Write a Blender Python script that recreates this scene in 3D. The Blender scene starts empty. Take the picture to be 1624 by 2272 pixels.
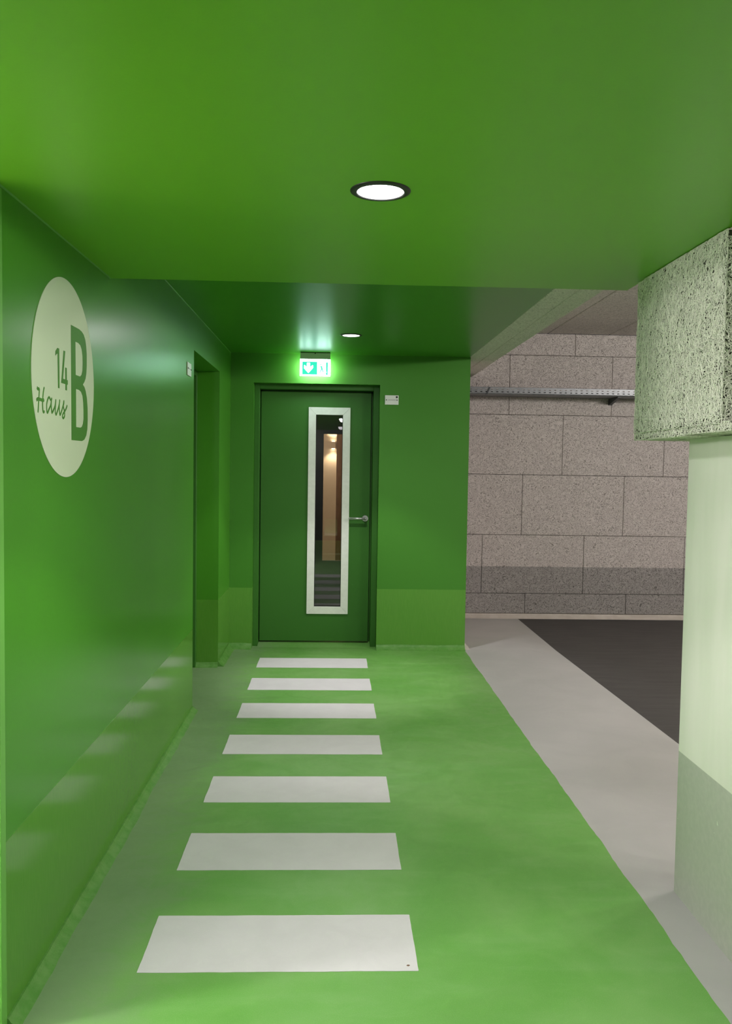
import bpy, bmesh, math, random
from mathutils import Matrix, Vector
random.seed(7)
C = bpy.context.scene.collection
S = bpy.context.scene

# ------------------------------------------------------------------ camera
H = 1.45
cam_d = bpy.data.cameras.new('camera'); cam = bpy.data.objects.new('camera', cam_d); C.objects.link(cam)
F_PX = 1892.5
cam_d.sensor_fit = 'HORIZONTAL'; cam_d.sensor_width = 36.0; cam_d.lens = F_PX / 1624 * 36.0
cam_d.clip_start = 0.02; cam_d.clip_end = 100
YAW, PITCH, ROLL = -0.0378, -0.0515, 0.0153
R = Matrix.Rotation(YAW, 4, 'Z') @ Matrix.Rotation(math.pi/2 + PITCH, 4, 'X') @ Matrix.Rotation(ROLL, 4, 'Z')
cam.matrix_world = Matrix.Translation((0, 0, H)) @ R
S.camera = cam

# ------------------------------------------------------------------ world, exposure
wd = bpy.data.worlds.new('world'); S.world = wd; wd.use_nodes = True
wd.node_tree.nodes['Background'].inputs[0].default_value = (0.9, 0.95, 1, 1)
wd.node_tree.nodes['Background'].inputs[1].default_value = 0.03
S.view_settings.view_transform = 'Standard'; S.view_settings.look = 'None'
S.view_settings.gamma = 1.0; S.view_settings.exposure = 0.0
S.view_settings.use_curve_mapping = False

# lamp powers
P_NEAR = 86.0                 # near downlight
P_FAR = 138.0                 # far downlight
P_BACK = 14.0                 # downlight behind the viewer
P_DRIVE = 75.0               # downlight behind the viewer on the drive side
P_SIDE = 118.0                # wall lamp in the side lobby behind the near left opening
P_GARAGE = 185.0              # garage strip fittings (area W)
P_LANE = 45.0                 # bare tube fittings behind the viewer

# ------------------------------------------------------------------ layout (metres)
WX = -0.823          # left wall plane
BY = 6.772           # back wall plane
C1, C2, CE = 2.126, 2.337, 3.18   # near ceiling, far ceiling, step between them
RX = 1.067           # right end of the back wall / edge of the green floor
GY, GC = 8.3, 2.777  # garage far wall, garage ceiling

# ------------------------------------------------------------------ helpers
def new(name, loc=None, kids=None):
    o = bpy.data.objects.new(name, None); C.objects.link(o)
    o.empty_display_size = 0.05
    if loc: o.location = loc
    return o

def tag(o, label, cat, group=None):
    o['label'] = label; o['category'] = cat
    if group: o['group'] = group
    return o

def obj(name, bm, mats, parent=None, smooth=False, normals=True):
    me = bpy.data.meshes.new(name)
    if normals: bmesh.ops.recalc_face_normals(bm, faces=bm.faces[:])
    bm.to_mesh(me); bm.free()
    if not isinstance(mats, (list, tuple)): mats = [mats]
    for m in mats: me.materials.append(m)
    if smooth:
        for p in me.polygons: p.use_smooth = True
    o = bpy.data.objects.new(name, me); C.objects.link(o)
    if parent is not None:
        o.parent = parent
        # geometry is authored in world coordinates
        o.matrix_parent_inverse = Matrix.Translation(parent.location).inverted()
    return o

def struct(name, bm, mats, **k):
    o = obj(name, bm, mats, **k)
    if o.parent is None: o['kind'] = 'structure'
    return o

def box(bm, x0, x1, y0, y1, z0, z1, mi=0):
    vs = [bm.verts.new(p) for p in ((x0,y0,z0),(x1,y0,z0),(x1,y1,z0),(x0,y1,z0),(x0,y0,z1),(x1,y0,z1),(x1,y1,z1),(x0,y1,z1))]
    fs = []
    for q in ((0,3,2,1),(4,5,6,7),(0,1,5,4),(1,2,6,5),(2,3,7,6),(3,0,4,7)):
        f = bm.faces.new([vs[i] for i in q]); f.material_index = mi; fs.append(f)
    return vs, fs

def bbox(x0, x1, y0, y1, z0, z1, bev=0.002, seg=2):
    bm = bmesh.new(); box(bm, x0, x1, y0, y1, z0, z1)
    if bev: bmesh.ops.bevel(bm, geom=bm.edges[:], offset=bev, segments=seg, affect='EDGES', profile=0.5)
    return bm

def bevel_new(bm, start_edges, off, seg=2):
    es = [e for e in bm.edges if e not in start_edges]
    bmesh.ops.bevel(bm, geom=es, offset=off, segments=seg, affect='EDGES', profile=0.5)

def prism(bm, pts, d, mi=0):
    """closed polygon pts (3D) extruded by vector d"""
    a = [bm.verts.new(p) for p in pts]
    b = [bm.verts.new(Vector(p) + Vector(d)) for p in pts]
    n = len(a)
    bm.faces.new(a).material_index = mi; bm.faces.new(b[::-1]).material_index = mi
    for i in range(n):
        bm.faces.new((a[i], b[i], b[(i+1) % n], a[(i+1) % n])).material_index = mi

def lathe(bm, prof, cx, cy, seg=64, mi=0):
    """profile [(r,z)] revolved about the vertical axis at cx,cy"""
    rings = []
    for r, z in prof:
        rings.append([bm.verts.new((cx + r*math.cos(2*math.pi*i/seg), cy + r*math.sin(2*math.pi*i/seg), z)) for i in range(seg)])
    for a, b in zip(rings, rings[1:]):
        for i in range(seg):
            bm.faces.new((a[i], a[(i+1) % seg], b[(i+1) % seg], b[i])).material_index = mi
    return rings

def tube(bm, p0, p1, r, seg=20):
    p0, p1 = Vector(p0), Vector(p1); d = (p1-p0)
    q = d.to_track_quat('Z', 'Y').to_matrix().to_4x4()
    m = Matrix.Translation((p0+p1)/2) @ q
    bmesh.ops.create_cone(bm, cap_ends=True, segments=seg, radius1=r, radius2=r, depth=d.length, matrix=m)

# ------------------------------------------------------------------ materials
def mat(name, col=(0.5,0.5,0.5), rough=0.5, metal=0.0, spec=0.5):
    m = bpy.data.materials.new(name); m.use_nodes = True
    b = m.node_tree.nodes['Principled BSDF']
    b.inputs['Base Color'].default_value = (*col, 1); b.inputs['Roughness'].default_value = rough
    b.inputs['Metallic'].default_value = metal; b.inputs['Specular IOR Level'].default_value = spec
    return m

class NT:
    def __init__(s, m): s.m = m; s.t = m.node_tree; s.b = s.t.nodes['Principled BSDF']
    def n(s, typ, **k):
        x = s.t.nodes.new(typ)
        for a, v in k.items(): setattr(x, a, v)
        return x
    def l(s, a, b): s.t.links.new(a, b)
    def math(s, op, a, b=0.0, c=None, clamp=False):
        x = s.n('ShaderNodeMath', operation=op, use_clamp=clamp)
        for i, v in enumerate((a, b, c)):
            if v is None: continue
            if isinstance(v, (int, float)): x.inputs[i].default_value = v
            else: s.l(v, x.inputs[i])
        return x.outputs[0]
    def pos(s): return s.n('ShaderNodeNewGeometry').outputs['Position']
    def noise(s, vec, scale, detail=3, rough=0.5, dist=0.0, out='Fac'):
        x = s.n('ShaderNodeTexNoise'); x.inputs['Scale'].default_value = scale; x.inputs['Detail'].default_value = detail
        x.inputs['Roughness'].default_value = rough; x.inputs['Distortion'].default_value = dist
        s.l(vec, x.inputs['Vector']); return x.outputs[out]
    def ramp(s, fac, a, b, ca=0.0, cb=1.0):
        x = s.n('ShaderNodeMapRange'); x.inputs['From Min'].default_value = a; x.inputs['From Max'].default_value = b
        x.inputs['To Min'].default_value = ca; x.inputs['To Max'].default_value = cb
        x.interpolation_type = 'SMOOTHSTEP'; s.l(fac, x.inputs['Value']); return x.outputs['Result']
    def mix(s, fac, a, b):
        x = s.n('ShaderNodeMix', data_type='RGBA')
        for sock, v in ((x.inputs[0], fac), (x.inputs[6], a), (x.inputs[7], b)):
            if isinstance(v, (int, float)): sock.default_value = v
            elif isinstance(v, tuple): sock.default_value = (*v, 1)
            else: s.l(v, sock)
        return x.outputs[2]
    def bump(s, h, strength=0.2, dist=0.001):
        x = s.n('ShaderNodeBump'); x.inputs['Strength'].default_value = strength; x.inputs['Distance'].default_value = dist
        s.l(h, x.inputs['Height']); s.l(x.outputs[0], s.b.inputs['Normal'])
    def sep(s, vec):
        x = s.n('ShaderNodeSeparateXYZ'); s.l(vec, x.inputs[0]); return x.outputs

GREEN = (0.062, 0.275, 0.016)
BAND = (0.092, 0.290, 0.030)
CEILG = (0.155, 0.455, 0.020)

def green_paint(name, band=None, rough=0.28, bump=0.12, base=GREEN):
    m = mat(name, base, rough); t = NT(m); p = t.pos()
    big = t.noise(p, 1.1, 2)
    col = t.mix(t.math('MULTIPLY', big, 0.25), base, (base[0]*1.15, base[1]*0.95, base[2]*1.2))
    fine = t.noise(p, 160, 4, 0.6)
    if band is not None:
        z = t.sep(p)[2]
        k = t.ramp(z, band-0.0015, band+0.0015, 1, 0)
        mp = t.n('ShaderNodeMapping'); mp.inputs['Scale'].default_value = (260, 260, 14); t.l(p, mp.inputs[0])
        streak = t.noise(mp.outputs[0], 1.0, 3, 0.6)
        bcol = t.mix(t.ramp(streak, .3, .8), BAND, (BAND[0]*1.25, BAND[1]*1.08, BAND[2]*1.3))
        col = t.mix(k, col, bcol)
        ro = t.math('MULTIPLY_ADD', k, -0.14, rough)
        t.l(ro, t.b.inputs['Roughness'])
        h = t.math('MULTIPLY', fine, 0.5)
        h = t.math('ADD', h, t.math('MULTIPLY', k, t.math('ADD', t.math('MULTIPLY', streak, 0.5), 0.7)))
        t.bump(h, bump*1.6, 0.0008)
    else:
        t.bump(fine, bump, 0.0008)
    t.l(col, t.b.inputs['Base Color'])
    return m

M_WALL = green_paint('green_wall_paint', 0.485)
M_BACK = green_paint('green_wall_paint_shaded', 0.485, 0.5, 0.12, (0.048, 0.225, 0.012))  # same paint as the left wall, base darkened to carry the shade back here
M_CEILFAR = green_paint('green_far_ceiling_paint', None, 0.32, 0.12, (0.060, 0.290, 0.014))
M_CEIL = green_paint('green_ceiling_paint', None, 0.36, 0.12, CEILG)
M_DOOR = green_paint('green_door_paint', None, 0.55, 0.05)
for n_ in M_DOOR.node_tree.nodes:
    if n_.type == 'MIX':
        n_.inputs[6].default_value = (0.030, 0.155, 0.009, 1); n_.inputs[7].default_value = (0.033, 0.150, 0.010, 1)

def floor_green():
    m = mat('green_floor_coating', (0.17, 0.41, 0.07), 0.42); t = NT(m); p = t.pos()
    x, y, z = t.sep(p)
    a = t.noise(p, 1.6, 4, 0.55, 0.6); b = t.noise(p, 9, 4, 0.6, 0.8); sp = t.noise(p, 420, 2)
    mp = t.n('ShaderNodeMapping'); mp.inputs['Scale'].default_value = (1.2, 5, 1); t.l(p, mp.inputs[0])
    st = t.noise(mp.outputs[0], 2.2, 5, 0.6, 0.5)
    col = t.mix(t.ramp(a, .35, .7), (0.128, 0.36, 0.060), (0.185, 0.41, 0.10))
    col = t.mix(t.ramp(st, .45, .75, 0, .22), col, (0.25, 0.48, 0.17))
    col = t.mix(t.ramp(sp, .5, .8, 0, .30), col, (0.45, 0.6, 0.35))
    # dusty, worn grey strip along the left wall, with a ragged edge
    xx = t.math('ADD', x, t.math('MULTIPLY', t.math('SUBTRACT', b, 0.5), 0.35))
    xx = t.math('ADD', xx, t.math('MULTIPLY', t.math('SUBTRACT', a, 0.5), 0.5))
    col = t.mix(t.ramp(xx, -0.74, -0.38, 0.6, 0), col, (0.22, 0.29, 0.18))
    t.l(col, t.b.inputs['Base Color'])
    t.l(t.ramp(b, .3, .7, .36, .52), t.b.inputs['Roughness'])
    t.bump(t.math('ADD', t.noise(p, 60, 3), sp), 0.12, 0.001)
    return m
M_FG = floor_green()

def noisy(name, c0, c1, scale=4, rough=0.6, fine=300, bump=0.15, bd=0.001, stretch=None):
    m = mat(name, c0, rough); t = NT(m); p = t.pos(); q = p
    if stretch:
        mp = t.n('ShaderNodeMapping'); mp.inputs['Scale'].default_value = stretch; t.l(p, mp.inputs[0]); q = mp.outputs[0]
    col = t.mix(t.ramp(t.noise(q, scale, 5, 0.6, 0.4), .3, .7), c0, c1)
    f = t.noise(p, fine, 3, 0.6)
    col = t.mix(t.ramp(f, .55, .85, 0, .25), col, tuple(min(1, v*1.35) for v in c1))
    t.l(col, t.b.inputs['Base Color']); t.bump(f, bump, bd)
    return m
M_GREY = noisy('light_grey_floor_paint', (0.43, 0.425, 0.41), (0.47, 0.46, 0.445), 3)
M_DARK = noisy('dark_grey_drive_floor', (0.050, 0.046, 0.044), (0.066, 0.061, 0.058), 3, 0.75, 300, 0.3, 0.002, (1, 5, 1))
M_STRIPE = noisy('white_line_paint', (0.665, 0.655, 0.655), (0.70, 0.69, 0.69), 9, 0.55)
M_CREAM = noisy('cream_cove_mortar', (0.52, 0.47, 0.42), (0.60, 0.55, 0.50), 8)
M_COVE = noisy('green_cove_mortar', (0.075, 0.26, 0.028), (0.13, 0.31, 0.065), 22, 0.5, 120, 0.5, 0.003)
M_PILLAR = mat('pale_green_pillar_paint', (0.70, 0.78, 0.60), 0.5)
def pillar():
    t = NT(M_PILLAR); p = t.pos(); z = t.sep(p)[2]
    f = t.noise(p, 45, 4, 0.6)
    mp = t.n('ShaderNodeMapping'); mp.inputs['Scale'].default_value = (8, 8, 1.5); t.l(p, mp.inputs[0])
    up = t.mix(t.ramp(t.noise(mp.outputs[0], 1.2, 3), .35, .7), (0.74, 0.77, 0.65), (0.80, 0.81, 0.71))
    k = t.ramp(z, 0.494, 0.497, 1, 0)
    lo = t.mix(t.ramp(f, .3, .75), (0.42, 0.45, 0.38), (0.47, 0.49, 0.42))
    sp = t.noise(p, 38, 1, 0.3); 
    lo = t.mix(t.ramp(sp, .80, .83), lo, (0.7, 0.75, 0.62))
    col = t.mix(k, up, lo)
    t.l(col, t.b.inputs['Base Color'])
    t.l(t.math('MULTIPLY_ADD', k, -0.12, 0.5), t.b.inputs['Roughness'])
    t.bump(f, 0.15, 0.001)
pillar()

def wool(name, plane, light, dark, band=None, banddark=None, along=34, across=190, bump=0.8):
    """cement bonded wood wool: bent crossing fibres"""
    m = mat(name, light, 0.85, 0, 0.2); t = NT(m); p = t.pos()
    nz = t.n('ShaderNodeTexNoise'); nz.inputs['Scale'].default_value = 13; nz.inputs['Detail'].default_value = 1
    t.l(p, nz.inputs['Vector'])
    vm = t.n('ShaderNodeVectorMath', operation='MULTIPLY_ADD'); t.l(nz.outputs['Color'], vm.inputs[0])
    vm.inputs[1].default_value = (0.10, 0.10, 0.10); t.l(p, vm.inputs[2]); q = vm.outputs[0]
    h = None
    for i, ang in enumerate((12, 58, 103, 149)):
        mp = t.n('ShaderNodeMapping'); mp.vector_type = 'POINT'
        rot = [0, 0, 0]; rot[1 if plane == 'xz' else 2] = math.radians(ang); mp.inputs['Rotation'].default_value = rot
        t.l(q, mp.inputs[0])
        ms = t.n('ShaderNodeMapping'); ms.inputs['Scale'].default_value = (along, across, across) if plane == 'xz' else (along, across, across)
        ms.inputs['Location'].default_value = (i*7.3, i*3.1, i*5.7)
        t.l(mp.outputs[0], ms.inputs[0])
        f = t.noise(ms.outputs[0], 1.0, 1, 0.4)
        f = t.ramp(f, 0.46, 0.62)
        h = f if h is None else t.math('MAXIMUM', h, f)
    lightc, darkc = light, dark
    blot = t.noise(p, 5, 3)
    lc = t.mix(t.math('MULTIPLY', blot, .4), lightc, tuple(v*0.86 for v in lightc))
    col = t.mix(h, darkc, lc)
    if band:
        z = t.sep(p)[2]; k = t.ramp(z, band-0.003, band+0.003, 1, 0)
        col = t.mix(k, col, t.mix(h, banddark[1], banddark[0]))
    t.l(col, t.b.inputs['Base Color']); t.bump(h, bump, 0.003)
    return m
M_WOOLWALL = wool('beige_wood_wool_wall', 'xz', (0.62, 0.57, 0.55), (0.25, 0.225, 0.21), 0.508, ((0.36, 0.34, 0.33), (0.11, 0.105, 0.10)))
M_WOOLCEIL = wool('beige_wood_wool_ceiling', 'xy', (0.80, 0.74, 0.70), (0.34, 0.31, 0.29))
M_WOOLBEAM = wool('pale_green_wood_wool', 'xy', (0.90, 0.88, 0.80), (0.50, 0.49, 0.42))
M_GAP = mat('dark_joint', (0.02, 0.018, 0.015), 0.9)
M_BLACK = mat('black_plastic', (0.012, 0.013, 0.012), 0.4)
M_ALU = noisy('brushed_aluminium_trim', (0.78, 0.80, 0.74), (0.84, 0.86, 0.80), 30, 0.45, 500, 0.05)
M_STEEL = mat('satin_steel', (0.50, 0.51, 0.49), 0.38, 0.7)
M_ZINC = noisy('galvanised_steel', (0.17, 0.18, 0.19), (0.22, 0.23, 0.24), 20, 0.42, 300, 0.05)
NT(M_ZINC).b.inputs['Metallic'].default_value = 0.5
M_DARKZ = mat('dark_grey_bracket', (0.05, 0.055, 0.06), 0.5)
M_SIGN = mat('pale_green_sign_paint', (0.62, 0.73, 0.50), 0.5); NT(M_SIGN)
M_LETTER = green_paint('green_sign_lettering', None, 0.5, 0.12, (0.054, 0.235, 0.014))
M_PLATE = mat('white_plastic_plate', (0.80, 0.82, 0.79), 0.3)
M_HOUS = mat('grey_sign_housing', (0.78, 0.80, 0.78), 0.35)
def glassm():
    m = mat('door_glass', (1, 1, 1), 0.0); b = m.node_tree.nodes['Principled BSDF']
    b.inputs['Transmission Weight'].default_value = 1.0; b.inputs['IOR'].default_value = 1.62
    b.inputs['Base Color'].default_value = (0.98, 0.985, 0.98, 1)
    return m
M_GLASS = glassm()
def emit(name, col, s, base=(0.8, 0.8, 0.8)):
    m = mat(name, base, 0.4); b = m.node_tree.nodes['Principled BSDF']
    b.inputs['Emission Color'].default_value = (*col, 1); b.inputs['Emission Strength'].default_value = s
    return m
M_EW = emit('lit_white_sign_face', (0.58, 1.0, 0.84), 7.5)
M_EB = emit('lit_white_sign_back', (0.80, 1.0, 0.95), 22.0)
M_EG = emit('lit_green_sign_face', (0.035, 0.86, 0.55), 1.0, (0.02, 0.3, 0.2))
M_LED = emit('lit_downlight_diffuser', (0.93, 0.96, 1.0), 12.0)
M_LOBBY = noisy('grey_lobby_paint', (0.20, 0.195, 0.185), (0.23, 0.22, 0.21), 3)
M_BEIGE = noisy('beige_wall_paint', (0.72, 0.60, 0.45), (0.76, 0.64, 0.49), 3)
M_BROWN = noisy('brown_timber', (0.16, 0.085, 0.045), (0.22, 0.12, 0.07), 6, 0.5, 200, 0.1, 0.001, (8, 8, 1))
M_WARM = emit('lit_wall_lamp_opening', (1.0, 0.82, 0.58), 14.0)

# ------------------------------------------------------------------ floor
def build_floor():
    bm = bmesh.new()
    ys = [-3.0 + i*0.03 for i in range(int((BY + 3.0)/0.03) + 1)]; ys[-1] = BY
    rnd = random.Random(3)
    j = 0; ex = []
    for y in ys:
        j = j*0.75 + rnd.uniform(-1, 1)*0.0022; ex.append(RX - 0.003 + j)
    ex[-1] = RX
    # green field: left edge straight, right edge slightly uneven
    lo = [bm.verts.new((-1.25, y, 0)) for y in ys]; hi = [bm.verts.new((x, y, 0)) for x, y in zip(ex, ys)]
    dk = lambda y: 1.86 + (4.5 - y)*0.022
    g2 = [bm.verts.new((dk(y), y, 0)) for y in ys]; g3 = [bm.verts.new((7, y, 0)) for y in ys]
    for i in range(len(ys)-1):
        bm.faces.new((lo[i], hi[i], hi[i+1], lo[i+1])).material_index = 0
        bm.faces.new((hi[i], g2[i], g2[i+1], hi[i+1])).material_index = 1
        bm.faces.new((g2[i], g3[i], g3[i+1], g2[i+1])).material_index = 2
    # garage part behind the back wall line
    def quad(x0, y0, x1, y1, x2, y2, x3, y3, mi):
        vs = [bm.verts.new((a, b, 0)) for a, b in ((x0,y0),(x1,y1),(x2,y2),(x3,y3))]
        bm.faces.new(vs).material_index = mi
    d1, d2 = dk(BY), 1.812
    quad(RX, BY, d1, BY, d2, 8.215, RX, 8.215, 1)
    quad(d1, BY, 7, BY, 7, 8.215, d2, 8.215, 2)
    quad(RX, 8.215, 7, 8.215, 7, GY, RX, GY, 1)
    # door niche
    quad(-0.66, BY, 0.38, BY, 0.38, BY+0.23, -0.66, BY+0.23, 0)
    return struct('floor', bm, [M_FG, M_GREY, M_DARK], normals=False)
floor = build_floor()

# ------------------------------------------------------------------ green walls
def build_left():
    bm = bmesh.new(); T = 0.17
    # solid wall between the two door openings, headers above, reveals behind
    box(bm, WX-T, WX, 2.150, 5.027, 0, C2+0.1)            # pier with the painted house sign
    box(bm, WX-T, WX, 5.027, 6.138, 2.119, C2+0.1)        # header over the far opening
    box(bm, WX-T, WX, 6.138, BY, 0, C2+0.1)
    box(bm, WX-T, WX, 1.10, 2.150, 2.119, C2+0.1)         # header over the near opening
    box(bm, WX-T, WX, -3.0, 1.10, 0, C2+0.1)
    box(bm, WX-T-0.3, WX-T-0.10, 4.8, BY, 0, C2+0.1)     # closes the far opening behind its door
    return struct('wall_left', bm, M_WALL)
build_left()

def build_back():
    bm = bmesh.new(); T = 0.28
    NX0, NX1, NZ = -0.642, 0.353, 2.108
    box(bm, WX-0.2, NX0, BY, BY+T, 0, C2+0.3)
    box(bm, NX1, RX, BY, BY+T, 0, C2+0.3)
    box(bm, NX0, NX1, BY, BY+T, NZ, C2+0.3)
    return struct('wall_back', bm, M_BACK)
build_back()

# wall that runs on from the back wall into the garage (its outer face looks at the drive)
bm = bmesh.new(); box(bm, RX-0.12, RX, BY+0.28, GY, 0, C2+0.3)
struct('wall_side', bm, M_CREAM)

# ceilings
def slab(name, x0, x1, y0, y1, z0, z1, m, bev=0.002):
    return struct(name, bbox(x0, x1, y0, y1, z0, z1, bev, 1), m)
def hole_slab(name, x0, x1, y0, y1, z, top, hx, hy, hr, m):
    """ceiling with a round cut-out for the downlight"""
    bm = bmesh.new(); n = 64
    sq = []
    s = hr*1.6
    for i in range(n):
        a = 2*math.pi*i/n; c, si = math.cos(a), math.sin(a); k = s/max(abs(c), abs(si))
        sq.append((hx + c*k, hy + si*k, z))
    ring = [bm.verts.new((hx + hr*math.cos(2*math.pi*i/n), hy + hr*math.sin(2*math.pi*i/n), z)) for i in range(n)]
    up = [bm.verts.new((v.co.x, v.co.y, top)) for v in ring]
    sv = [bm.verts.new(p) for p in sq]
    for i in range(n):
        j = (i+1) % n
        bm.faces.new((ring[i], sv[i], sv[j], ring[j])); bm.faces.new((ring[i], ring[j], up[j], up[i]))
    def q(a, b, c, d): bm.faces.new([bm.verts.new((px, py, z)) for px, py in ((a,c),(a,d),(b,d),(b,c))])
    q(x0, x1, y0, hy-s); q(x0, x1, hy+s, y1); q(x0, hx-s, hy-s, hy+s); q(hx+s, x1, hy-s, hy+s)
    # sides
    for a, b in (((x0,y0),(x1,y0)), ((x1,y0),(x1,y1)), ((x1,y1),(x0,y1)), ((x0,y1),(x0,y0))):
        bm.faces.new([bm.verts.new(p) for p in ((*a, z), (*b, z), (*b, top), (*a, top))])
    bm.faces.new([bm.verts.new(p) for p in ((x0,y0,top),(x1,y0,top),(x1,y1,top),(x0,y1,top))])
    bmesh.ops.remove_doubles(bm, verts=bm.verts[:], dist=1e-6)
    return struct(name, bm, m)
L1 = (0.1034, 2.1177); L2 = (0.1002, 5.7651); LR = 0.0741
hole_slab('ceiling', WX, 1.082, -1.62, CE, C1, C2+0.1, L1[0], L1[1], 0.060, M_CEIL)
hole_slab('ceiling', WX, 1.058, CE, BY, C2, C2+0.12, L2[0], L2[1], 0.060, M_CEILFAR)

# sealant beads where wall and ceilings meet, and a strip coloured lighter as the lit jamb edge at the near opening
M_BEAD = mat('light_green_sealant', (0.11, 0.35, 0.05), 0.4)
for k, (y0, y1, c) in enumerate(((0.5, CE, C1), (CE, BY, C2))):
    bm = bmesh.new(); prism(bm, [(WX, y0, c-0.004), (WX+0.003, y0, c), (WX, y0, c)], (0, y1-y0, 0))
    struct('trim_%d' % (k+1), bm, M_BEAD)
struct('trim_3', bbox(WX-0.002, WX+0.003, 2.118, 2.151, 0, 2.117, 0.001, 1), mat('light_green_lit_jamb', (0.15, 0.43, 0.07), 0.35))

# coved skirtings (hand-formed mortar)
def cove(name, path, nrm, w, h, m, seed=1, step=0.03):
    """path: two ends on the wall foot; nrm: direction into the room"""
    rnd = random.Random(seed); bm = bmesh.new()
    a, b = Vector((*path[0], 0)), Vector((*path[1], 0)); n = Vector((*nrm, 0)); L = (b-a).length; k = max(2, int(L/step))
    rows = []; jw = jh = 0
    for i in range(k+1):
        p = a + (b-a)*(i/k); jw = jw*0.8 + rnd.uniform(-1, 1)*w*0.06; jh = jh*0.8 + rnd.uniform(-1, 1)*h*0.05
        W, Hh = w+jw, h+jh
        pr = [(0.0, -0.001), (0.0, Hh), (0.006, Hh), (0.35*W, Hh*0.55), (0.75*W, Hh*0.16), (W, 0.0005), (W, -0.001)]
        rows.append([bm.verts.new(p + n*u + Vector((0, 0, z))) for u, z in pr])
    for r, s in zip(rows, rows[1:]):
        for i in range(len(r)-1): bm.faces.new((r[i], r[i+1], s[i+1], s[i]))
    bm.faces.new(rows[0]); bm.faces.new(rows[-1][::-1])
    return struct(name, bm, m)
cove('baseboard_left', ((WX, 2.150), (WX, 5.027)), (1, 0), 0.036, 0.024, M_COVE, 2)
cove('baseboard_left', ((WX, 6.138), (WX, BY)), (1, 0), 0.045, 0.038, M_COVE, 4)
cove('baseboard_back', ((WX, BY), (-0.642, BY)), (0, -1), 0.05, 0.040, M_COVE, 5)
cove('baseboard_back', ((0.353, BY), (RX, BY)), (0, -1), 0.05, 0.036, M_COVE, 6)
cove('baseboard_back', ((-0.985, 6.138), (WX, 6.138)), (0, -1), 0.045, 0.034, M_COVE, 7, 0.02)
cove('baseboard_right', ((RX, BY), (RX, GY-0.08)), (1, 0), 0.05, 0.05, M_CREAM, 8)
cove('baseboard_right', ((RX, GY), (7, GY)), (0, -1), 0.085, 0.052, M_CREAM, 9, 0.06)

# ------------------------------------------------------------------ doors
def window_trim(x0, x1, z0, z1, w, y, m, parent):
    """mitred frame, outer size x0..x1, z0..z1, width w, standing 12 mm proud at y"""
    bm = bmesh.new()
    o = [(x0,z0),(x1,z0),(x1,z1),(x0,z1)]; i = [(x0+w,z0+w),(x1-w,z0+w),(x1-w,z1-w),(x0+w,z1-w)]
    g = 0.0004
    for k in range(4):
        j = (k+1) % 4
        a, b, c, d = Vector(o[k]), Vector(o[j]), Vector(i[j]), Vector(i[k])
        t = (b-a).normalized()*g
        pts = [a+t, b-t, c-t, d+t]
        prism(bm, [(p.x, y, p.y) for p in pts], (0, 0.016, 0))
    bmesh.ops.bevel(bm, geom=bm.edges[:], offset=0.0012, segments=1, affect='EDGES')
    return obj('window_trim', bm, m, parent)

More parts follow.
